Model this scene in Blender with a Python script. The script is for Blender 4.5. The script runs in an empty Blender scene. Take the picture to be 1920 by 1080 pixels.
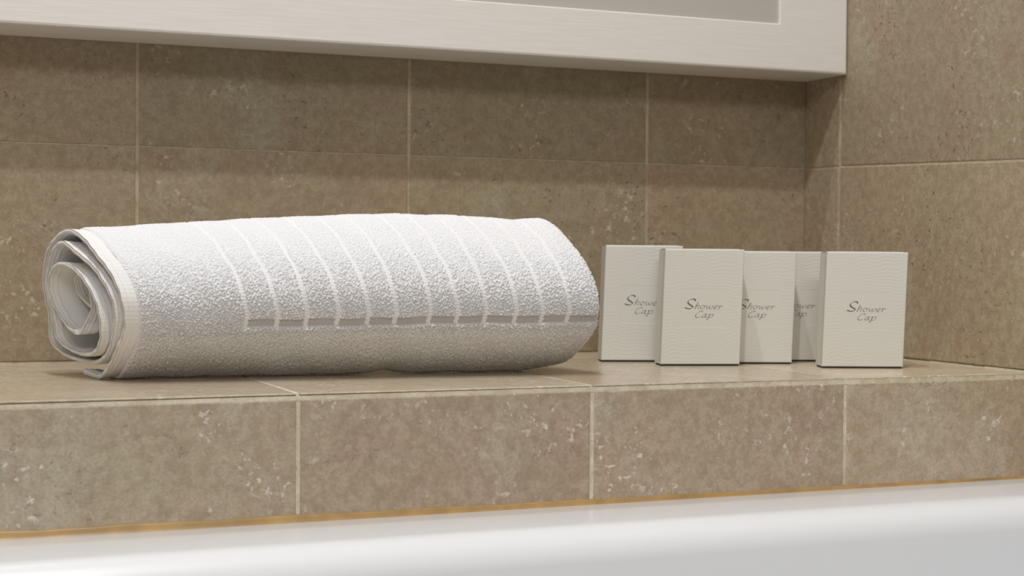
import bpy, bmesh, math, random
import numpy as np
from mathutils import Vector, Matrix
random.seed(7)
rng = np.random.default_rng(11)
S = bpy.context.scene
COL = S.collection

# ------------------------------------------------------------------ camera
cam_d = bpy.data.cameras.new('camera')
cam = bpy.data.objects.new('camera', cam_d)
COL.objects.link(cam)
CR = Vector((0.92257, -0.38575, 0.00719)).normalized()
CF = Vector((0.38582, 0.92235, -0.02047)).normalized()
CU = CR.cross(CF).normalized()
CR = CF.cross(CU).normalized()
m = Matrix((CR, CU, -CF)).transposed().to_4x4()
m.translation = Vector((0.06692, -1.38424, 0.09475))
cam.matrix_world = m
cam_d.sensor_width = 36
cam_d.lens = 2923.5 * 36 / 1920
cam_d.clip_start = 0.02
cam_d.dof.use_dof = True
cam_d.dof.focus_distance = 1.22
cam_d.dof.aperture_fstop = 11
S.camera = cam

# ------------------------------------------------------------------ world, lights, exposure
W = bpy.data.worlds.new('room_light')
S.world = W
W.use_nodes = True
W.node_tree.nodes['Background'].inputs[0].default_value = (1.0, 0.92, 0.82, 1)
# the room above is brighter than the floor and the low walls
_wn = W.node_tree
_tc = _wn.nodes.new('ShaderNodeTexCoord'); _sx = _wn.nodes.new('ShaderNodeSeparateXYZ'); _mr = _wn.nodes.new('ShaderNodeMapRange')
_wn.links.new(_tc.outputs['Generated'], _sx.inputs[0]); _wn.links.new(_sx.outputs['Z'], _mr.inputs[0])
for _i, _v in zip((1, 2, 3, 4), (-0.10, 0.55, 0.13, 0.46)): _mr.inputs[_i].default_value = _v
_wn.links.new(_mr.outputs[0], _wn.nodes['Background'].inputs[1])
S.view_settings.view_transform = 'Standard'
S.view_settings.look = 'None'
S.view_settings.gamma = 1
S.view_settings.use_curve_mapping = False
S.view_settings.exposure = 0.06

def lamp(name, loc, target, size, power, col, shape='DISK', size_y=None):
    l = bpy.data.lights.new(name, 'AREA')
    l.shape = shape
    l.size = size
    if size_y:
        l.size_y = size_y
    l.energy = power
    l.color = col
    o = bpy.data.objects.new(name, l)
    COL.objects.link(o)
    o.location = loc
    d = Vector(target) - Vector(loc)
    o.rotation_euler = d.to_track_quat('-Z', 'Y').to_euler()
    return o
# two ceiling downlights over the bath, one big soft glow from the room behind
lamp('ceiling_downlight', (0.09, -0.57, 2.30), (0.7, -0.2, 0), 0.05, 17, (0.96, 0.98, 1.0))
lamp('ceiling_downlight', (0.14, -1.03, 1.75), (0.5, -0.2, 0), 0.06, 13, (0.98, 0.98, 1.0))
lamp('room_glow', (-0.3, -2.8, 1.35), (0.6, 0, 0.1), 0.9, 14.5, (0.99, 0.98, 0.97), 'RECTANGLE', 0.35)

# ------------------------------------------------------------------ node helpers
def new_mat(name):
    mt = bpy.data.materials.new(name)
    mt.use_nodes = True
    nt = mt.node_tree
    return mt, nt, nt.nodes['Principled BSDF']

class N:
    def __init__(s, nt): s.nt = nt
    def node(s, t, **kw):
        n = s.nt.nodes.new(t)
        for k, v in kw.items(): setattr(n, k, v)
        return n
    def link(s, a, b): s.nt.links.new(a, b)
    def setin(s, sock, v):
        if hasattr(v, 'links') or isinstance(v, bpy.types.NodeSocket): s.link(v, sock)
        else: sock.default_value = v
    def noise(s, vec, scale, detail=2, rough=.5, dist=0):
        n = s.node('ShaderNodeTexNoise')
        s.link(vec, n.inputs['Vector'])
        n.inputs['Scale'].default_value = scale; n.inputs['Detail'].default_value = detail
        n.inputs['Roughness'].default_value = rough; n.inputs['Distortion'].default_value = dist
        return n.outputs['Fac']
    def rng(s, v, a, b, c=0., d=1., smooth=True):
        n = s.node('ShaderNodeMapRange')
        if smooth: n.interpolation_type = 'SMOOTHSTEP'
        s.link(v, n.inputs[0])
        for i, x in zip((1, 2, 3, 4), (a, b, c, d)): n.inputs[i].default_value = x
        return n.outputs[0]
    def math(s, op, a, b=0.):
        n = s.node('ShaderNodeMath', operation=op)
        s.setin(n.inputs[0], a); s.setin(n.inputs[1], b)
        return n.outputs[0]
    def mix(s, f, a, b, blend='MIX'):
        n = s.node('ShaderNodeMix', data_type='RGBA', blend_type=blend)
        s.setin(n.inputs[0], f); s.setin(n.inputs[6], a); s.setin(n.inputs[7], b)
        return n.outputs[2]
    def bump(s, h, strength, dist, nrm=None):
        n = s.node('ShaderNodeBump')
        s.link(h, n.inputs['Height'])
        n.inputs['Strength'].default_value = strength; n.inputs['Distance'].default_value = dist
        if nrm: s.link(nrm, n.inputs['Normal'])
        return n.outputs[0]

def stone_mat(name, stretch=(1, 1, 1), rough=.45, tint=(1, 1, 1), fleck=1.0, pit=1.0):
    mt, nt, b = new_mat(name); g = N(nt)
    tc = g.node('ShaderNodeTexCoord').outputs['Object']
    at = g.node('ShaderNodeAttribute', attribute_name='tid').outputs['Fac']
    cv = g.node('ShaderNodeCombineXYZ')
    for i, k in enumerate((3.7, 5.3, 2.1)): g.link(g.math('MULTIPLY', at, k), cv.inputs[i])
    mp = g.node('ShaderNodeMapping'); g.link(tc, mp.inputs[0]); mp.inputs['Scale'].default_value = stretch
    ad = g.node('ShaderNodeVectorMath', operation='ADD'); g.link(mp.outputs[0], ad.inputs[0]); g.link(cv.outputs[0], ad.inputs[1])
    v = ad.outputs[0]
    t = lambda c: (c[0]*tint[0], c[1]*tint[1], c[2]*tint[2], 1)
    big = g.noise(v, 9, 3, .55)
    big2 = g.noise(v, 23, 4, .6, .4)
    med = g.noise(v, 120, 7, .72, .25)
    med2 = g.noise(v, 48, 5, .65, .3)
    fine = g.noise(v, 420, 4, .7)
    c = g.mix(g.rng(big, .38, .62), t((.335, .283, .192)), t((.345, .272, .190)))
    c = g.mix(g.math('MULTIPLY', g.rng(big2, .52, .68), .7), c, t((.315, .232, .165)))
    c = g.mix(g.math('MULTIPLY', g.rng(g.noise(v, 14, 2), .54, .7), .7), c, t((.375, .345, .255)))
    c = g.mix(g.rng(med, .40, .62), g.mix(.20, c, t((.50, .44, .33))), g.mix(.32, c, t((.225, .165, .105))))
    c = g.mix(g.math('MULTIPLY', g.rng(med2, .50, .64), .35), c, t((.27, .205, .135)))
    c = g.mix(g.math('MULTIPLY', g.rng(fine, .38, .62), .50), c, g.mix(.55, c, t((.19, .14, .085))))
    # pale flecks in loose clusters
    clus = g.rng(g.noise(v, 15, 3, .6), .50, .64)
    fl = g.math('MULTIPLY', g.rng(g.noise(v, 170, 3, .6, .3), .585, .66), clus)
    c = g.mix(g.math('MULTIPLY', fl, .60 * fleck), c, t((.60, .55, .46)))
    bl = g.math('MULTIPLY', g.rng(g.noise(v, 34, 6, .72, .5), .66, .70), g.rng(med, .40, .52, 1, .3))
    c = g.mix(g.math('MULTIPLY', bl, .60 * fleck), c, t((.58, .54, .46)))
    # small dark pits
    pc = g.rng(g.noise(v, 13, 2), .45, .62)
    pt = g.math('MULTIPLY', g.rng(g.noise(v, 210, 2, .5, .5), .30, .355, 1, 0), pc)
    c = g.mix(g.math('MULTIPLY', pt, .55 * pit), c, t((.13, .09, .05)))
    # per tile tone
    wn = g.node('ShaderNodeTexWhiteNoise', noise_dimensions='1D'); g.link(at, wn.inputs['W'])
    tone = g.rng(wn.outputs['Value'], 0, 1, .88, 1.10, False)
    cc = g.node('ShaderNodeCombineColor')
    for i in range(3): g.link(tone, cc.inputs[i])
    c = g.mix(1., c, cc.outputs[0], 'MULTIPLY')
    wn2 = g.node('ShaderNodeTexWhiteNoise', noise_dimensions='1D'); g.link(g.math('ADD', at, 7.31), wn2.inputs['W'])
    c = g.mix(g.rng(wn2.outputs['Value'], 0, 1, 0, 1, False), c, g.mix(1., c, (1.03, .975, .985, 1), 'MULTIPLY'))
    g.link(c, b.inputs['Base Color'])
    g.link(g.math('ADD', g.math('MULTIPLY', med, .25), rough - .12), b.inputs['Roughness'])
    b.inputs['Specular IOR Level'].default_value = .45
    h = g.math('ADD', g.math('MULTIPLY', pt, -1.6 * pit), g.math('MULTIPLY', fine, .22))
    h = g.math('ADD', h, g.math('MULTIPLY', g.noise(v, 60, 5, .6), .7))
    g.link(g.bump(h, .55, .0012), b.inputs['Normal'])
    return mt

def grout_mat(name, col=(.50, .43, .31)):
    mt, nt, b = new_mat(name); g = N(nt)
    tc = g.node('ShaderNodeTexCoord').outputs['Object']
    n1 = g.noise(tc, 60, 5, .7); n2 = g.noise(tc, 300, 4, .7)
    c = g.mix(g.rng(n1, .35, .65), (*col, 1), (col[0]*.78, col[1]*.74, col[2]*.68, 1))
    c = g.mix(g.math('MULTIPLY', g.rng(n2, .60, .72), .5), c, (.16, .12, .08, 1))
    g.link(c, b.inputs['Base Color']); b.inputs['Roughness'].default_value = .9
    g.link(g.bump(n2, .8, .001), b.inputs['Normal'])
    return mt

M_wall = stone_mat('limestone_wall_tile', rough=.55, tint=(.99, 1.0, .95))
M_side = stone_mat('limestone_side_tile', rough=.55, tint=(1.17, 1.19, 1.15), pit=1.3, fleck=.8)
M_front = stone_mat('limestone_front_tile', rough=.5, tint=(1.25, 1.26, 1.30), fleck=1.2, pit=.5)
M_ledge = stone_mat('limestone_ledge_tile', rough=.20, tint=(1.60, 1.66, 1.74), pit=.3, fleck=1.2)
M_grout = grout_mat('cream_grout')
M_grout_front = grout_mat('pale_grout', (.70, .64, .50))

# ------------------------------------------------------------------ mesh helpers
def link_bm(name, bm, mats, parent=None, smooth=False, kind=None):
    me = bpy.data.meshes.new(name)
    bm.to_mesh(me); bm.free()
    if smooth:
        me.polygons.foreach_set('use_smooth', [True] * len(me.polygons))
    for mm in (mats if isinstance(mats, (list, tuple)) else [mats]): me.materials.append(mm)
    o = bpy.data.objects.new(name, me); COL.objects.link(o)
    if parent: o.parent = parent
    if kind: o['kind'] = kind
    return o

def tag(o, label, cat, group=None):
    o['label'] = label; o['category'] = cat
    if group: o['group'] = group

TID = [0.0]
def tile_quad(bm, lay, c4, n, rise=.0008, bev=.0012, mi=0, body=0.008):
    """one tile: four corners (ccw seen from n), rounded-over rim, standing proud of the grout"""
    TID[0] += 1.0 + random.random()
    c4 = [Vector(c) for c in c4]; n = Vector(n)
    cen = sum(c4, Vector()) / 4
    rings = []
    for ins, h in ((0, -body), (0, rise - .0007), (bev * .3, rise - .0002), (bev, rise)):
        ring = []
        for i, c in enumerate(c4):
            a = (c4[i-1] - c).normalized(); b2 = (c4[(i+1) % 4] - c).normalized()
            ring.append(bm.verts.new(c + (a + b2) * ins + n * h))
        rings.append(ring)
    fs = []
    for r0, r1 in zip(rings, rings[1:]):
        for i in range(4):
            fs.append(bm.faces.new((r0[i], r0[(i+1) % 4], r1[(i+1) % 4], r1[i])))
    fs.append(bm.faces.new(rings[-1]))
    for f in fs: f[lay] = TID[0]; f.material_index = mi

def box(bm, lo, hi, mi=0, lay=None):
    x0, y0, z0 = lo; x1, y1, z1 = hi
    v = [bm.verts.new(p) for p in ((x0,y0,z0),(x1,y0,z0),(x1,y1,z0),(x0,y1,z0),(x0,y0,z1),(x1,y0,z1),(x1,y1,z1),(x0,y1,z1))]
    for q in ((0,3,2,1),(4,5,6,7),(0,1,5,4),(1,2,6,5),(2,3,7,6),(3,0,4,7)):
        f = bm.faces.new([v[i] for i in q]); f.material_index = mi

XE, ZT = 0.9766, 0.188          # right wall, first horizontal joint
YF = -0.347                     # front face of the ledge
ZF = -0.088                     # bath rim level

# ------------------------------------------------------------------ back wall
bm = bmesh.new(); lay = bm.faces.layers.float.new('tid')
box(bm, (-0.71, 0, -0.12), (XE + .03, .03, 1.0), 1)
xs = [0.2905 + .25 * k for k in range(-4, 3)] + [XE]
zs = [0.0, ZT, ZT + .196, ZT + .392, ZT + .588, 1.0]
gv = .0016; gh = .0006
for j in range(len(zs) - 1):
    for i in range(len(xs) - 1):
        a, b2 = xs[i] + gv, xs[i+1] - (gv if i < len(xs) - 2 else .0004)
        c, d = zs[j] + (gh if j else .0018), zs[j+1] - gh
        a += random.uniform(-.0004, .0004)
        tile_quad(bm, lay, ((a,0,c),(b2,0,c),(b2,0,d),(a,0,d)), (0,-1,0), rise=random.uniform(.0006,.0010))
link_bm('wall_back', bm, [M_wall, M_grout], kind='structure')

# ------------------------------------------------------------------ right wall (narrow cut tile beside the corner, then full tiles)
bm = bmesh.new(); lay = bm.faces.layers.float.new('tid')
box(bm, (XE, -1.6, -0.75), (XE + .03, 0.0, 1.0), 1)
yj = -0.0632
def zj(y): return ZT - .0008 - max(0, -y - .0632) * .029     # the joint runs very slightly out of level
ys = [-.0006, yj, yj - .335, yj - .670, yj - 1.005, yj - 1.34]
for i in range(len(ys) - 1):
    y0, y1 = ys[i] - (.0017 if i else 0), ys[i+1] + .0017
    for (lo, hi, r) in ((-.30, -.002, .0006), (.0018, None, .0013), (None, .385, .0006), (.386, .58, .0008), (.581, .79, .0007), (.791, 1.0, .0008)):
        if lo == -.30 and i == 0: continue
        a0 = lo if lo is not None else zj(y0) + .0007; a1 = lo if lo is not None else zj(y1) + .0007
        b0 = hi if hi is not None else zj(y0) - .0007; b1 = hi if hi is not None else zj(y1) - .0007
        tile_quad(bm, lay, ((XE,y0,a0),(XE,y1,a1),(XE,y1,b1),(XE,y0,b0)), (-1,0,0), rise=r)
link_bm('wall_right', bm, [M_side, M_grout], kind='structure')

# ------------------------------------------------------------------ tiled ledge
bm = bmesh.new(); lay = bm.faces.layers.float.new('tid')
bt = [YF + .0012, -.0675, -.0012]
box(bm, (-.75, YF + .0030, -.30), (XE - .0006, -.0002, -.0004), 2)
box(bm, (-.75, YF + .0001, -.30), (XE - .0006, YF + .0040, -.0046), 2)     # bedding seen as grout
jx = [0.343 + .2225 * k for k in range(-5, 3)] + [XE - .001]
jx[0] = -.75
# pale mortar line under the nosing

for i in range(len(jx) - 1):
    a, b2 = jx[i] + .0013, jx[i+1] - .0013
    def drop(x): return .0021 + (.0007 - .0021) * min(1, max(0, (x - .15) / .75))
    # top tiles: nosing thickness shows as a thin shaded edge that gets thinner to the right
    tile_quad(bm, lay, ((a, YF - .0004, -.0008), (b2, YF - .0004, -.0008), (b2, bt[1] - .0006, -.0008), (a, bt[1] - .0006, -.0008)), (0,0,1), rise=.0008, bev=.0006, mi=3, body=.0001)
    mv = [bm.verts.new(p) for p in ((jx[i], YF-.0002, -.0050), (jx[i+1], YF-.0002, -.0050), (jx[i+1], YF-.0002, -drop(b2)), (jx[i], YF-.0002, -drop(a)),
                                    (jx[i+1], YF+.006, -drop(b2)), (jx[i], YF+.006, -drop(a)))]
    for q in ((0,1,2,3), (3,2,4,5)):
        f = bm.faces.new([mv[k] for k in q]); f.material_index = 2
    v = [bm.verts.new(p) for p in ((a, YF+.0016, -drop(a)), (b2, YF+.0016, -drop(b2)), (b2, YF-.0004, -.0009), (a, YF-.0004, -.0009),
                                   (a, YF+.006, -drop(a)), (b2, YF+.006, -drop(b2)))]
    for q in ((0,1,2,3), (4,5,1,0)):
        f = bm.faces.new([v[k] for k in q]); f.material_index = 3; f[lay] = TID[0]
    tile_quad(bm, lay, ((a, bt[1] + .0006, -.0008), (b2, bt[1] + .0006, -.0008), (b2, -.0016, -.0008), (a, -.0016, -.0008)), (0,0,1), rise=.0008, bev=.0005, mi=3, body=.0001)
    g0 = .0016 + random.uniform(-.0002, .0002)
    tile_quad(bm, lay, ((jx[i] + g0, YF, ZF - .02), (jx[i+1] - g0, YF, ZF - .02), (jx[i+1] - g0, YF, -.0046), (jx[i] + g0, YF, -.0046)), (0,-1,0), rise=.0008, bev=.001, mi=0, body=.0003)
# thin worn grout line along the back and side walls
for k in range(60):
    x0 = -.72 + k * .0283
    if x0 + .028 > XE: break
    h = random.uniform(.0006, .0016)
    box(bm, (x0, -.0030 + random.uniform(-.0003, .0003), -.0005), (x0 + .0284, -.0011, h), 2)
for k in range(18):
    y0 = -.346 + k * .0192
    h = random.uniform(.0004, .0013)
    box(bm, (XE - .0028, y0, -.0005), (XE - .0012, min(y0 + .0194, -.0031), h), 2)
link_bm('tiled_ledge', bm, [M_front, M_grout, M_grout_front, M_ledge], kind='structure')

# ------------------------------------------------------------------ caulk bead between tiles and bath
mt, nt, b = new_mat('aged_amber_caulk'); g = N(nt)
tc = g.node('ShaderNodeTexCoord').outputs['Object']
c = g.mix(g.rng(g.noise(tc, 40, 4), .35, .65), (.40, .25, .10, 1), (.30, .19, .075, 1))
g.link(c, b.inputs['Base Color']); b.inputs['Roughness'].default_value = .35
M_caulk = mt
bm = bmesh.new()
n = 90; prev = None
for i in range(n + 1):
    x = -.75 + (XE - .0015 + .75) * i / n
    t = min(1, max(0, (x - .10) / .86))
    h = (.0062 * (1 - t) + .0022 * t) * (1 + .08 * math.sin(x * 61) + .05 * math.sin(x * 173))
    dpt = h * .62
    ring = []
    for k in range(7):
        a = k / 6
        yy = -dpt * a; zz = h * (1 - a) ** 1.6
        ring.append(bm.verts.new((x, YF - .0008 + yy, ZF - .0004 + zz)))
    ring.append(bm.verts.new((x, YF + .0004, ZF - .0012)))
    if prev:
        for k in range(8):
            bm.faces.new((prev[k], prev[(k+1) % 8], ring[(k+1) % 8], ring[k]))
    else: bm.faces.new(ring)
    prev = ring
bm.faces.new(prev[::-1])
link_bm('trim_1', bm, M_caulk, smooth=True, kind='structure')

# ------------------------------------------------------------------ bathtub
mt, nt, b = new_mat('white_bath_enamel'); g = N(nt)
tc = g.node('ShaderNodeTexCoord').outputs['Object']
b.inputs['Base Color'].default_value = (.74, .755, .775, 1)
b.inputs['Roughness'].default_value = .30
b.inputs['Coat Weight'].default_value = .6; b.inputs['Coat Roughness'].default_value = .20
g.link(g.bump(g.noise(tc, 25, 2, .4), .05, .002), b.inputs['Normal'])
M_tub = mt
bm = bmesh.new()
x0, x1, y1, y0 = -.72, XE - .003, YF - .0012, -1.13
def rr(ix, iyb, iyf, rad, z, n=10):
    """rounded rectangle ring inset ix at the ends, iyb at the ledge side, iyf at the near side"""
    pts = []
    for (cx, cy, a0) in ((x1-ix-rad, y1-iyb-rad, 0), (x0+ix+rad, y1-iyb-rad, 90), (x0+ix+rad, y0+iyf+rad, 180), (x1-ix-rad, y0+iyf+rad, 270)):
        for k in range(n + 1):
            a = math.radians(a0 + 90 * k / n)
            pts.append((cx + rad * math.cos(a), cy + rad * math.sin(a), z))
    return [bm.verts.new(p) for p in pts]
RB = 0.072
prof = [(.0, -.050, .004), (.0, -.006, .004), (.001, -.0015, .005), (.003, 0.0, .006)]
rings = [rr(p[0], p[0], p[0], p[2], ZF + p[1]) for p in prof]
rings.append(rr(.006, .03, .03, .02, ZF + .0002))
rings.append(rr(.012, RB, RB, .03, ZF))
R_ = .024
for k in range(1, 11):
    a = math.radians(87 * k / 10)
    o_ = R_ * math.sin(a); zz = -R_ * (1 - math.cos(a))
    rings.append(rr(.012 + o_, RB + o_, RB + o_, .03, ZF + zz))
for k in range(1, 9):
    o_ = R_ + .003 * k; zz = -R_ - .035 * k
    rings.append(rr(.012 + o_, RB + o_ * .8, RB + o_ * .8, .03, ZF + zz))
rings.append(rr(.20, RB + .10, RB + .10, .09, ZF - .345))
rings.append(rr(.24, RB + .14, RB + .14, .08, ZF - .360))
for r0, r1 in zip(rings, rings[1:]):
    L = len(r0)
    for i in range(L):
        bm.faces.new((r0[i], r0[(i+1) % L], r1[(i+1) % L], r1[i]))
bm.faces.new(rings[-1])
bmesh.ops.recalc_face_normals(bm, faces=bm.faces)
tub = link_bm('bathtub', bm, M_tub, smooth=True)
tag(tub, 'glossy white bathtub rim and inner wall below the tiled ledge', 'bathtub')

# ------------------------------------------------------------------ framed mirror
mt, nt, b = new_mat('white_painted_wood'); g = N(nt)
tc = g.node('ShaderNodeTexCoord').outputs['Object']
mp = g.node('ShaderNodeMapping'); g.link(tc, mp.inputs[0]); mp.inputs['Scale'].default_value = (1, 6, 16)
n1 = g.noise(mp.outputs[0], 20, 5, .6)
g.link(g.mix(g.rng(n1, .3, .7), (.74, .705, .66, 1), (.70, .67, .63, 1)), b.inputs['Base Color'])
b.inputs['Roughness'].default_value = .42
g.link(g.bump(n1, .25, .0006), b.inputs['Normal'])
M_paint = mt
mt, nt, b = new_mat('painted_reflection_glass'); g = N(nt)
b.inputs['Base Color'].default_value = (.54, .515, .48, 1); b.inputs['Metallic'].default_value = .25  # even matte grey painted in place of the mirror's reflection
b.inputs['Roughness'].default_value = .35
M_mirror = mt
YM, ZM = -.075, .278
XR = XE - .0016
bm = bmesh.new()
fx0, fx1, fz0, fz1 = -.55, XR, ZM, .98
ix0, ix1, iz0, iz1 = fx0 + .081, .8960, .3235, fz1 - .046
r = .0022
loops = [  # (outer inset, y)
    (0, -.0014), (0, YM + r), (r * .3, YM + r * .3), (r, YM)]
rings = []
for ins, y in loops:
    rings.append([bm.verts.new(p) for p in ((fx0+ins, y, fz0+ins), (fx1-ins, y, fz0+ins), (fx1-ins, y, fz1-ins), (fx0+ins, y, fz1-ins))])
for ins, y in ((-.0008, YM), (0, YM + .0006), (0, YM + .006)):
    rings.append([bm.verts.new(p) for p in ((ix0+ins, y, iz0+ins), (ix1-ins, y, iz0+ins), (ix1-ins, y, iz1-ins), (ix0+ins, y, iz1-ins))])
for r0, r1 in zip(rings, rings[1:]):
    for i in range(4): bm.faces.new((r0[i], r0[(i+1) % 4], r1[(i+1) % 4], r1[i]))
bm.faces.new(rings[0][::-1])
bmesh.ops.recalc_face_normals(bm, faces=bm.faces)
mir = bpy.data.objects.new('wall_mirror', None); COL.objects.link(mir); mir.location = (.2, -.001, ZM)
tag(mir, 'large mirror in a deep white painted frame on the tiled wall above the towel', 'mirror')
bpy.context.view_layer.update()
fr = link_bm('frame', bm, M_paint); fr.parent = mir; fr.matrix_parent_inverse = mir.matrix_world.inverted()
bm = bmesh.new(); box(bm, (ix0 + .0002, YM + .0028, iz0 + .0002), (ix1 - .0002, YM + .0068, iz1 - .0002))
gl = link_bm('mirror_glass', bm, M_mirror); gl.parent = mir; gl.matrix_parent_inverse = mir.matrix_world.inverted()

# ------------------------------------------------------------------ shower cap boxes
BW, BD, BH = .0700, .0280, .1018
mt, nt, b = new_mat('embossed_card'); g = N(nt)
tc = g.node('ShaderNodeTexCoord').outputs['Object']
n1 = g.noise(tc, 900, 3, .6)
g.link(g.mix(n1, (.67, .66, .60, 1), (.64, .63, .57, 1)), b.inputs['Base Color'])
b.inputs['Roughness'].default_value = .5
g.link(g.bump(n1, .12, .0003), b.inputs['Normal'])
M_card = mt
mt, nt, b = new_mat('grey_print'); b.inputs['Base Color'].default_value = (.14, .14, .13, 1); b.inputs['Roughness'].default_value = .4
M_ink = mt
mt, nt, b = new_mat('card_crease'); b.inputs['Base Color'].default_value = (.24, .23, .20, 1); b.inputs['Roughness'].default_value = .9
M_crease = mt
mt, nt, b = new_mat('gap_shade_card'); b.inputs['Base Color'].default_value = (.035, .035, .045, 1); b.inputs['Roughness'].default_value = .8  # near-black colour paints the shade in the gap under the carton
M_shade = mt

def grid_mesh(name, X, Y, Z, mat, parent=None, flip=False, smooth=True, extra=None):
    nu, nv = X.shape
    co = np.stack([X, Y, Z], -1).reshape(-1, 3)
    idx = np.arange(nu * nv).reshape(nu, nv)
    q = np.stack([idx[:-1, :-1], idx[1:, :-1], idx[1:, 1:], idx[:-1, 1:]], -1).reshape(-1, 4)
    if flip: q = q[:, ::-1]
    return co, q

def np_mesh(name, parts, mats, parent=None, smooth=True):
    co = []; qs = []; mi = []; base = 0
    for c, q, k in parts:
        co.append(c); qs.append(q + base); mi.append(np.full(len(q), k)); base += len(c)
    co = np.concatenate(co); qs = np.concatenate(qs); mi = np.concatenate(mi)
    me = bpy.data.meshes.new(name)
    me.vertices.add(len(co)); me.vertices.foreach_set('co', co.astype(np.float32).ravel())
    me.loops.add(qs.size); me.loops.foreach_set('vertex_index', qs.astype(np.int32).ravel())
    me.polygons.add(len(qs)); me.polygons.foreach_set('loop_start', np.arange(0, qs.size, 4, dtype=np.int32))
    me.polygons.foreach_set('material_index', mi.astype(np.int32))
    me.update(calc_edges=True); me.validate()
    me.polygons.foreach_set('use_smooth', np.full(len(me.polygons), smooth))
    for mm in (mats if isinstance(mats, (list, tuple)) else [mats]): me.materials.append(mm)
    o = bpy.data.objects.new(name, me); COL.objects.link(o)
    if parent: o.parent = parent
    return o

SHX = math.tan(math.radians(2.0))     # the flat-packed cartons stand slightly racked to one side
Z0 = .0015
def shear(x, z): return x + z * SHX
# front panel with embossed waves (real relief)
nx, nz = 176, 250
gx, gz = np.meshgrid(np.linspace(0, BW, nx), np.linspace(Z0, BH, nz), indexing='ij')
ph = .0009 * np.sin(2*np.pi*(gx/.0185) + 1.2*np.sin(gz*70)) + .0006*np.sin(2*np.pi*gx/.031 + gz*120) + .0006*np.sin(gz*210+gx*60)
wv = ((gz + ph) / .0031) % 1.0
ridge = np.exp(-((wv - .5) / .13) ** 2)
inside = (gx > .0140) & (gx < .0565) & (gz > .0340) & (gz < .0675)
edge = np.minimum.reduce([gx, BW - gx, gz - Z0, BH - gz])
fade = np.clip((edge - .0012) / .0015, 0, 1)
amp = np.where(inside, 0., 1.) * fade * (.75 + .35*np.sin(gx*90 + gz*40))
fy = -ridge * amp * .00006
fy += np.where(inside, 0, -.00005)
rim = np.clip(1 - edge / .0007, 0, 1)
fy = fy + rim ** 2 * .0007
parts = [(*grid_mesh('', shear(gx, gz), fy, gz, None), 0)]
def quad(*p, mi=0):
    return (np.array(p, float), np.array([[0, 1, 2, 3]]), mi)
e = .0007
def P(x, y, z): return (shear(x, z), y, z)
parts += [quad(P(0, e, Z0), P(0, BD, Z0), P(0, BD, BH - .0004), P(0, e, BH - .0004)),
          quad(P(0, e, Z0), P(0, e, BH), P(-0.00015, e + .0003, BH), P(-0.00015, e + .0003, Z0)),
          quad(P(BW, e, Z0), P(BW, e, BH - .0004), P(BW, BD, BH - .0004), P(BW, BD, Z0)),
          quad(P(0, BD, Z0), P(BW, BD, Z0), P(BW, BD, BH - .0004), P(0, BD, BH - .0004)),
          quad(P(0, e, Z0), P(BW, e, Z0), P(BW, BD, Z0), P(0, BD, Z0)),
          quad(P(0, e, BH - .0016), P(0, BD, BH - .0016), P(BW, BD, BH - .0016), P(BW, e, BH - .0016)),
          # glued seam line down the left panel
          quad(P(-.00012, .0050, Z0), P(-.00012, .0054, Z0), P(-.00012, .0054, BH - .001), P(-.00012, .0050, BH - .001), mi=1)]
proto = bpy.data.objects.new('shower_cap_box', None); COL.objects.link(proto)
np_mesh('carton', parts, [M_card, M_crease], proto, smooth=False)
# tuck flap on top: slightly domed lid with rounded front fold
fx, ft = np.meshgrid(np.linspace(.0006, BW - .0004, 30), np.linspace(0, 1, 16), indexing='ij')
ang = np.clip(ft * 4, 0, 1) * np.pi / 2
fyy = np.where(ft < .25, .0012 * (1 - np.sin(ang)) * 0 + .0003 + .0011 * (1 - np.cos(ang)), .0014 + (ft - .25) / .75 * (BD - .0018))
fzz = np.where(ft < .25, BH - .0016 + .0016 * np.sin(ang), BH + .0006 * np.sin(np.pi * (ft - .25) / .75))
corner = np.clip((fx - (BW - .004)) / .004, 0, 1)
fzz = fzz - corner ** 2 * .0009
fl1 = grid_mesh('', shear(fx, fzz), fyy, fzz, None)
fl2 = (fl1[0] - np.array([0, 0, .0005]), fl1[1][:, ::-1])
rimq = []
def boundary(nu, nv):
    b_ = [i * nv for i in range(nu)] + [(nu-1) * nv + j for j in range(1, nv)] + [i * nv + nv - 1 for i in range(nu-2, -1, -1)] + [j for j in range(nv-2, 0, -1)]
    return b_
bd = boundary(30, 16); nn = 30 * 16
q = np.array([[bd[i], bd[(i+1) % len(bd)], bd[(i+1) % len(bd)] + nn, bd[i] + nn] for i in range(len(bd))])
np_mesh('top_flap', [(np.concatenate([fl1[0], fl2[0]]), np.concatenate([fl1[1], fl2[1] + nn, q]), 0)], M_card, proto)
# base flap that carries the carton
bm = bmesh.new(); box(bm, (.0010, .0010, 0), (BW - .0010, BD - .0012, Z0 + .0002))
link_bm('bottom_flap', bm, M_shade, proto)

# lettering: broad-nib strokes, units = zoomed px, origin top-left of a 1512-wide sample, y down
def cr(pts, n=9):
    pts = [np.array(p, float) for p in pts]
    if len(pts) == 2:
        return [pts[0] + (pts[1] - pts[0]) * t for t in np.linspace(0, 1, n)]
    ext = [2*pts[0]-pts[1]] + pts + [2*pts[-1]-pts[-2]]
    out = []
    for i in range(1, len(ext) - 2):
        p0, p1, p2, p3 = ext[i-1:i+3]
        for t in np.linspace(0, 1, n, endpoint=False):
            out.append(.5*((2*p1) + (-p0+p2)*t + (2*p0-5*p1+4*p2-p3)*t*t + (-p0+3*p1-3*p2+p3)*t**3))
    out.append(pts[-1]); return out
strokes = []   # (points, thick, hair)
def st(pts, thick=17, hair=4.5): strokes.append((pts, thick, hair))
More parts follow.
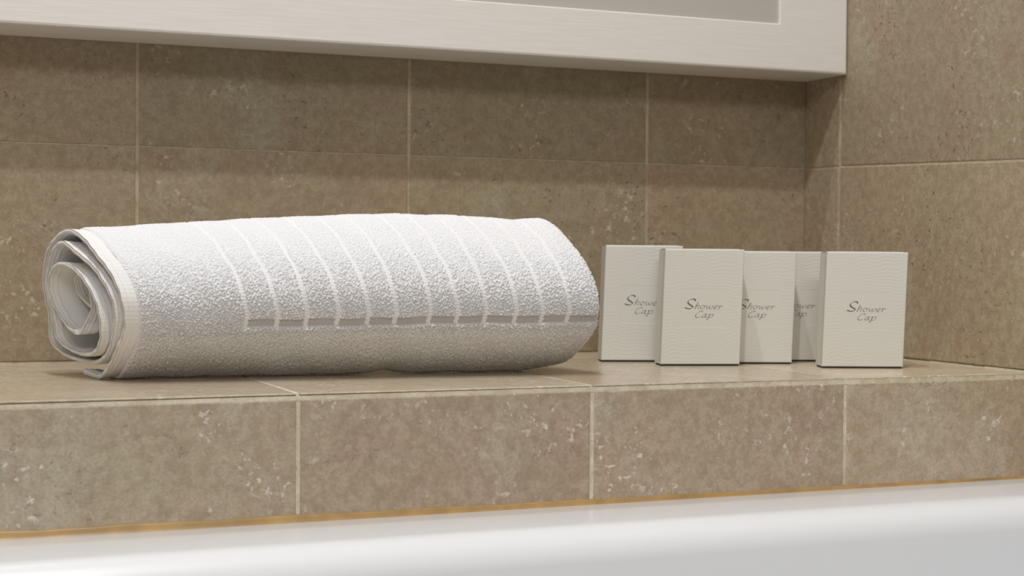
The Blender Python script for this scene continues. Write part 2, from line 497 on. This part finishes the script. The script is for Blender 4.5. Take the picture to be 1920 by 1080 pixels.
# S
st([(500,482),(492,456),(455,446),(412,452),(372,474),(352,505),(360,535),(400,566),(440,590),(452,612),(430,634),(385,642),(335,636),(300,624),(282,630)], 36, 6)
st([(486,462),(500,470),(492,490)], 14, 6)
# h
st([(562,512),(535,565),(508,618),(492,646)], 17, 12); st([(505,622),(535,588),(565,572),(586,574),(586,592),(566,625),(560,642),(575,644)], 14, 5)
# o
st([(672,578),(645,578),(620,600),(614,628),(632,644),(662,640),(692,618),(700,594),(688,580),(672,578)], 15, 5)
# w
st([(722,588),(742,578),(750,590),(738,622),(742,642),(765,638),(795,608),(808,582)], 14, 5); st([(806,585),(796,620),(802,642),(828,636),(856,610),(868,590),(858,580)], 14, 5)
# e
st([(888,622),(925,614),(955,600),(958,584),(938,578),(908,592),(888,622),(894,644),(920,650),(950,636)], 14, 5)
# r
st([(992,588),(1012,584),(1004,608),(984,655)], 15, 9); st([(1002,618),(1028,592),(1052,582),(1072,592)], 12, 5)
# C
st([(660,714),(652,694),(622,692),(575,712),(534,752),(518,788),(528,812),(560,820),(598,808),(625,790)], 17, 5)
# a
st([(742,750),(712,748),(678,768),(654,798),(656,818),(678,816),(712,790),(742,754)], 14, 5); st([(748,748),(728,786),(716,814),(732,820),(752,808)], 14, 6)
# p
st([(788,758),(808,752),(800,780),(776,826),(756,862)], 15, 10); st([(740,864),(775,864)], 6, 6)
st([(792,794),(825,762),(858,748),(880,758),(876,786),(848,812),(812,822),(790,812)], 14, 5)
bm = bmesh.new()
kx = .0000432; ox, oz = .0186 - 280*kx, .0497 + 650*kx
nib = math.radians(-32)
for pts, th, ha in strokes:
    c = cr(pts); L = []
    for i, p_ in enumerate(c):
        t = c[min(i+1, len(c)-1)] - c[max(i-1, 0)]
        ln = np.hypot(*t) or 1; t = t / ln
        a = math.atan2(t[1], t[0])
        w = ha + (th - ha) * abs(math.sin(a - nib)) ** 1.4
        w *= .86
        nrm = np.array([-t[1], t[0]]) * w / 2
        L.append((p_ + nrm, p_ - nrm))
    vs = []
    for a, b2 in L:
        row = []
        for s_ in (a, b2):
            x = ox + s_[0] * kx; z = oz - s_[1] * kx
            row.append(bm.verts.new((shear(x, z), -.00012, z)))
        vs.append(row)
    for r0, r1 in zip(vs, vs[1:]):
        bm.faces.new((r0[0], r1[0], r1[1], r0[1]))
bmesh.ops.recalc_face_normals(bm, faces=bm.faces)
let = link_bm('lettering', bm, M_ink, proto)
let['label'] = 'grey italic lettering reading Shower Cap'

def place_box(o, fl, ang, zs=1.0, ys=1.0):
    o.location = (fl[0], fl[1], 0.0); o.rotation_euler = (0, 0, math.radians(ang)); o.scale = (1, ys, zs)
def copy_tree(o):
    c = o.copy(); COL.objects.link(c)
    for ch in o.children:
        d = ch.copy(); COL.objects.link(d); d.parent = c
    return c
# front-left corner on the ledge, yaw, height factor, label
boxes = [((.7103, -.1830), -17, 1.0, 'white shower cap box, front one of the left cluster, its whole front showing'),
         ((.6830, -.1210), -19, 1.03, 'slightly taller white shower cap box standing right beside the towel, partly hidden'),
         ((.7690, -.1735), -20, .985, 'white shower cap box in the middle, crossed by the slanting shadow of its neighbour'),
         ((.8230, -.1560), -20, .985, 'rearmost white shower cap box, mostly hidden, only end of its lettering showing'),
         ((.8328, -.2480), -22, .985, 'rightmost white shower cap box, standing apart nearest the side wall')]
for i, (fl, ang, zs_, lb) in enumerate(boxes):
    o = proto if i == 0 else copy_tree(proto)
    place_box(o, fl, ang, zs_)
    tag(o, lb, 'box', 'shower cap boxes on the ledge')

# ------------------------------------------------------------------ rolled towel
mt, nt, b = new_mat('white_terry'); g = N(nt)
tc = g.node('ShaderNodeTexCoord').outputs['Object']
n1 = g.noise(tc, 1300, 3, .6)
at = g.node('ShaderNodeAttribute', attribute_name='weave').outputs['Fac']
g.link(g.mix(g.rng(at, 0, 1, 0, 1, False), (.44, .425, .43, 1), (.765, .765, .775, 1)), b.inputs['Base Color'])
b.inputs['Roughness'].default_value = .95; b.inputs['Specular IOR Level'].default_value = .15
b.inputs['Sheen Weight'].default_value = .12; b.inputs['Sheen Roughness'].default_value = .5
g.link(g.bump(n1, .35, .0004), b.inputs['Normal'])
M_terry = mt
mt, nt, b = new_mat('white_woven_hem'); g = N(nt)
tc = g.node('ShaderNodeTexCoord').outputs['Object']
n1 = g.noise(tc, 700, 3, .6)
b.inputs['Base Color'].default_value = (.77, .765, .755, 1)
b.inputs['Roughness'].default_value = .9; b.inputs['Specular IOR Level'].default_value = .15
g.link(g.bump(n1, .5, .0006), b.inputs['Normal'])
M_hem = mt

ZP = [(330,998),(430,1012),(500,900),(548,760),(556,640),(535,510),(470,365),(385,240),(305,150),(245,112),(185,125),(138,182),
      (98,280),(80,400),(84,520),(106,640),(120,760),(136,832),(200,893),(300,925),(395,930),(458,880),(497,785),(508,660),(482,520),
      (408,380),(330,285),(262,222),(207,184),(160,202),(124,280),(106,375),(106,470),(126,580),(148,690),(170,790),(222,850),
      (305,880),(385,870),(428,800),(436,720),(418,620),(380,510),(328,412),(268,345),(203,314),(150,342),(118,410),(122,500),(152,590),(200,672),
      (250,722),(296,738),(332,712),(346,600),(305,470),(258,392),(218,388),(203,440),(218,520),(258,575),(300,600)]
crv = np.array(cr(ZP, 14))
PXc, PYc = crv[:, 0] / 3.375 + 60, crv[:, 1] / 3.375 + 400
KZ = .0004
zz = (705 - PYc) * KZ; zz -= zz.min() - .0022
ZH = zz.max()
zn = (zz - ZH/2) / (ZH/2)
dd = (PXc - 155 + 27 * zn) / 70 * .060
Uc_ = np.concatenate([[0], np.cumsum(np.hypot(np.diff(dd), np.diff(zz)))])
kn = lambda k: float(Uc_[14 * k])
KB = ZP.index((296,738))
TK = ([0, kn(20), kn(25), kn(36), kn(42), kn(KB), kn(KB + 2), kn(len(ZP) - 2)], [0, 0, .0030, .0036, .0062, .0055, -.004, -.012])
# resample by arclength
def resample(d, z, step):
    L = np.concatenate([[0], np.cumsum(np.hypot(np.diff(d), np.diff(z)))])
    n_ = int(L[-1] / step) + 1
    u = np.linspace(0, L[-1], n_)
    return np.interp(u, L, d), np.interp(u, L, z), u
XL, XRt = .2205, .5950
YL, YR = -.185, -.210
px_top = np.array([.17, .2167, .2359, .2751, .3153, .3566, .399, .4604, .5103, .5571, .5809, .6052, .66])
zt_top = np.array([.1115, .1122, .1148, .119, .122, .1247, .1271, .1294, .1286, .1263, .1290, .1262, .124])
def tele(u):
    """inner turns stand out a little beyond the outer ones (mm along the roll)"""
    return np.interp(u, *TK)
def towel_xyz(d, z, s, off_d, off_z, off_x=0.):
    """d,z: end-face curve point; s: 0..1 along the roll; offsets applied after the swelling"""
    A = .021 + (.013 - .021) * s; B = .011 + (.009 - .011) * s
    zn_ = (z - ZH/2) / (ZH/2)
    x = XL + (XRt - XL) * s + A * np.clip(d / .06, -1.2, 1.2) - B * zn_ + off_x
    ztop = np.interp(x, px_top, zt_top)
    grow = np.clip(s / .12, 0, 1)
    kz = (ztop - .0035 * grow - .001 ) / ZH
    kd = 1.0 + .06 * grow
    dnew = d * kd + off_d
    znew = z * kz + off_z + .0040 * grow * np.clip((d + .012) / .022, 0, 1) * np.clip(1 - z / .03, 0, 1)
    # right end droops and rounds in a little
    t = np.clip((s - .90) / .10, 0, 1)
    cz = .055
    sh = 1 - .06 * t ** 2
    dnew = dnew * sh; znew = np.where(znew > cz, cz + (znew - cz) * (1 - .03*t**2), cz + (znew - cz) * (1 - .10 * t ** 2))
    y = YL + (YR - YL) * s - dnew
    # small fold tucked under the roll
    dent = .0035 * np.exp(-((x - .452) / .012) ** 2) + .0012 * np.exp(-((x - .60) / .03) ** 2)
    znew = znew + dent * np.clip(1 - znew / .014, 0, 1)
    return x, y, np.maximum(znew, .0004)

LEN = XRt - XL
S_HEM = .0105 / LEN
# --- coarse closed sheet for the whole spiral
def sheet(s_arr, step, th_fun, name, mat, cap0, cap1, parent):
    d, z, u = resample(dd, zz, step)
    td = np.gradient(d); tz = np.gradient(z); ln = np.hypot(td, tz); nd, nz_ = tz / ln, -td / ln
    # nd,nz_: outward normal for the outer side
    cd, cz = -.0, ZH/2
    sgn = np.sign(np.mean(nd * (d - cd) + nz_ * (z - cz)))
    nd, nz_ = nd * sgn, nz_ * sgn
    th = th_fun(d, u)
    prof = []
    # outer skin, then inner skin
    outs = []
    tl = tele(u)
    ed = (.0006*np.sin(u*71+1) + .0003*np.sin(u*163) + .0002*np.sin(u*520))
    for side in (1, -1):
        Sg, I = np.meshgrid(s_arr, np.arange(len(d)), indexing='xy')
        D, Z, T = d[I] + np.maximum(tl[I], 0) * 1.95, z[I], th[I]
        xa = Sg * LEN
        fall = np.clip(1 - xa / .05, 0, 1)
        rel = np.zeros_like(xa)
        if name == 'hem':
            stc = .5 + .5 * np.sin(2 * np.pi * u[I] / .0022)
            rel = -.00045 * np.exp(-((xa - .0032) / .0005) ** 2) * (.5 + .5*stc) - .00035 * np.exp(-((xa - .0062) / .0005) ** 2) \
                  + .00012 * np.sin(2 * np.pi * u[I] / .0013) + .00004 * np.sin(2*np.pi*xa/.0016)
            T = T - .0006 * np.clip((xa - .0060) / .001, 0, 1)
        od, oz_ = nd[I] * (T/2 + rel) * side, nz_[I] * (T/2 + rel) * side
        outs.append(towel_xyz(D, Z, Sg, od, oz_, -(tl[I] - ed[I]) * fall))
    nu, nv = outs[0][0].shape
    c0, q0 = grid_mesh('', *outs[0], None); c1, q1 = grid_mesh('', *outs[1], None, flip=True)
    N0 = len(c0)
    qs = [q0, q1 + N0]
    co = [c0, c1]
    idx = np.arange(nu * nv).reshape(nu, nv)
    base = 2 * N0
    def lip(j, bulge):
        nonlocal base
        # rounded edge: a mid row pushed outward along the roll
        rows = [idx[:, j]]
        k = 3
        a0 = c0[idx[:, j]]; a1 = c1[idx[:, j]]
        mids = []
        for m_ in range(1, k + 1):
            f = m_ / (k + 1)
            p_ = a0 * (1 - f) + a1 * f
            p_[:, 0] += bulge * math.sin(math.pi * f)
            co.append(p_); mids.append(np.arange(nu) + base); base += nu
        rows += mids + [idx[:, j] + N0]
        for ra, rb in zip(rows, rows[1:]):
            qs.append(np.stack([ra[:-1], ra[1:], rb[1:], rb[:-1]], -1))
    if cap0: lip(0, -.0009)
    if cap1: lip(nv - 1, .0009)
    # ends of the cloth (tail and core)
    for r_ in (0, nu - 1):
        qs.append(np.stack([idx[r_, :-1], idx[r_, 1:], idx[r_, 1:] + N0, idx[r_, :-1] + N0], -1))
    return np_mesh(name, [(np.concatenate(co), np.concatenate(qs), 0)], mat, parent)

towel = bpy.data.objects.new('rolled_towel', None); COL.objects.link(towel)
tag(towel, 'white terry towel rolled up with woven stripes, lying on the tiled ledge', 'towel')
def th_body(d, u): return np.clip(.0019 + .0003 * d / .06, .0016, .0022)
def th_hem(d, u): return np.clip(.0032 + .0012 * d / .06, .0022, .0044) + .0014 * np.exp(-(u / .012) ** 2) + .0016 * np.exp(-((u - kn(KB)) / .008) ** 2)
s_h = np.concatenate([np.linspace(0, .0098, 34), [.0108]]) / LEN
# hem with a double row of stitching
def hem_obj():
    o = sheet(s_h, .0009, th_hem, 'hem', M_hem, True, False, towel)
    return o
hem = hem_obj()
hem['label'] = 'flat stitched hem at the open end of the roll'
core = sheet(np.linspace(S_HEM * .9, 1, 40), .003, th_body, 'lining', M_hem, False, True, towel)
core.name = 'inner_layers'

# --- dense terry skin over the visible outside of the roll
d, z, u = resample(dd, zz, .00045)
# first point after the loose tail, up over the top and down the back
i0 = int(np.argmin(np.abs(u - .0130)))
top_i = int(np.argmax(z[:int(len(z) * .4)]))
i1 = top_i + int(.085 / .00045)
td = np.gradient(d); tz = np.gradient(z); ln = np.hypot(td, tz); nd, nz_ = tz / ln, -td / ln
if np.mean(nd[i0:i1] * d[i0:i1] + nz_[i0:i1] * (z[i0:i1] - ZH/2)) < 0: nd, nz_ = -nd, -nz_
k_ = np.ones(25) / 25
nd = np.convolve(np.pad(nd, 12, 'edge'), k_, 'valid'); nz_ = np.convolve(np.pad(nz_, 12, 'edge'), k_, 'valid')
d, z, u, nd, nz_ = (a[i0:i1] for a in (d, z, u, nd, nz_))
du = .00045
ns = int((LEN * (1 - S_HEM)) / du); nu = len(d)
sv = np.linspace(S_HEM, 1, ns)
Sg, I = np.meshgrid(sv, np.arange(nu), indexing='xy')
D, Z = d[I], z[I]
x_, y_, z_ = towel_xyz(D, Z, Sg, nd[I] * .0014, nz_[I] * .0014)
# arclength down from the woven band; band sits where the front passes z of about 45 mm
band_u = float(u[np.argmin(np.abs(z_[:top_i - i0, ns // 2] - .0455))])
U = u[I] - band_u
Xa = Sg * LEN                                      # distance along the roll from the left edge (cloth coordinate)
A_ = .021 + (.013 - .021) * Sg
stripe_x = [.0585, .0818, .1046, .1283, .1519, .1741, .2011, .2232, .2470, .2716, .2938, .3169]
wob = .0006 * np.sin(U * 90 + 1.3) + .0004 * np.sin(U * 210) + .0003 * np.sin(U * 900 + 3 * np.sin(U * 333)) + .0002 * np.sin(U * 1900 + Xa * 77)
H = np.zeros_like(Xa)
stripe = np.zeros_like(Xa)
for k, c_ in enumerate([sx + .0878 - .0585 + 0.0 for sx in stripe_x]):
    w_ = .0023
    stripe = np.maximum(stripe, np.clip((w_ - np.abs(Xa - c_ - wob - .0004*np.sin(k*2.1+U*60))) / .0008, 0, 1))
s_first = stripe_x[0] + .0293
stripe *= np.clip((U + .0035) / .001, 0, 1)
wav = .0007 * np.sin(Xa * 25) + .0003 * np.sin(Xa * 140)
band = np.clip((.0031 - np.abs(U - wav)) / .0008, 0, 1) * np.clip((Xa - s_first) / .002, 0, 1)
flat = np.maximum(stripe, band)
hemz = np.clip(1 - Xa / .0165, 0, 1)               # short smooth run beside the hem
# loop pile: stamp ~80k little capsules
ga, gb = np.meshgrid(np.arange(0, nu - 1, .00150 / du), np.arange(0, ns - 1, .00145 / du), indexing='ij')
ga[:, 1::2] += .00075 / du
nl = ga.size
pu = np.clip(ga.ravel() + rng.normal(0, .00028, nl) / du, 0, nu - 1.01); ps = np.clip(gb.ravel() + rng.normal(0, .00028, nl) / du, 0, ns - 1.01)
ori = rng.uniform(0, np.pi, nl)
Uc = (pu * du + u[0]) - band_u
low = np.clip((-Uc - .004) / .012, 0, 1)
ori = np.where(rng.uniform(0, 1, nl) < low * .75, np.pi/2 + rng.normal(0, .35, nl), ori)
hl = rng.uniform(.00015, .00050, nl) * (1 + low) / du           # half length (cells)
rw = rng.uniform(.00048, .00062, nl) / du
hh = rng.uniform(.0011, .0019, nl)
hh *= 1 + .45 * np.exp(-((Uc + .0046) / .0018) ** 2)
hh *= .55 + .45 * np.clip((ps * du + S_HEM * LEN) / .022, 0, 1)
pile = np.zeros((nu, ns))
iu = np.round(pu).astype(int); isx = np.round(ps).astype(int)
ca, sa = np.cos(ori), np.sin(ori)
for a in range(-4, 5):
    for c_ in range(-4, 5):
        ru = iu + a; rs = isx + c_
        ok = (ru >= 0) & (ru < nu) & (rs >= 0) & (rs < ns)
        fu = ru - pu; fs = rs - ps
        al = fu * sa + fs * ca; pe = -fu * ca + fs * sa
        al = np.maximum(np.abs(al) - hl, 0)
        r2 = (al ** 2 + pe ** 2) / rw ** 2
        h_ = hh * np.sqrt(np.clip(1 - r2, 0, 1))
        np.maximum.at(pile, (ru[ok], rs[ok]), h_[ok])
soft = .0005 * (np.sin(Xa * 47 + U * 31) * np.sin(U * 83 + Xa * 29)) + .0003 * np.sin(Xa * 160 + U * 120)
H = .0009 + pile * (1 - .55 * np.clip((U - .030) / .035, 0, 1)) + soft * .8
H *= (1 - .75 * hemz ** 2 * 0)
rib = .00030 * (0.5 + .5 * np.sin(2 * np.pi * (U + Xa * .05) / .0021))
Hs = .0007 + rib * (.8 + .2*np.sin(Xa*4000))
Hb = .00005 + .00008 * np.sin(2 * np.pi * Xa / .0018)
H = H * (1 - stripe) + Hs * stripe
H = H * (1 - band * (1 - stripe)) + Hb * band * (1 - stripe)
# plump ridges either side of the band
# ramp up from the hem
H = H * np.clip((Xa - S_HEM*LEN) / .0022, .05, 1)
# sides fall back onto the inner layer at the right edge
er = np.clip((LEN - Xa) / .0030, 0, 1)
H = H * (.35 + .65 * np.sqrt(er)) - (1 - np.sqrt(er)) * .0012
offd = nd[I] * (.0015 + H); offz = nz_[I] * (.0015 + H)
x_, y_, z_ = towel_xyz(D, Z, Sg, offd, offz)
x_ = x_ + (1 - er) * pile * .8
ter = np_mesh('terry_cloth', [(*grid_mesh('', x_, y_, z_, None), 0)], M_terry, towel)
wv = .91 + .06 * np.clip(pile / .0015, 0, 1)
wv = wv * (1 - stripe) + .97 * stripe
wv = wv * (1 - band * (1 - stripe)) + .10 * band * (1 - stripe)
wa = ter.data.attributes.new('weave', 'FLOAT', 'POINT')
wa.data.foreach_set('value', wv.astype(np.float32).ravel())
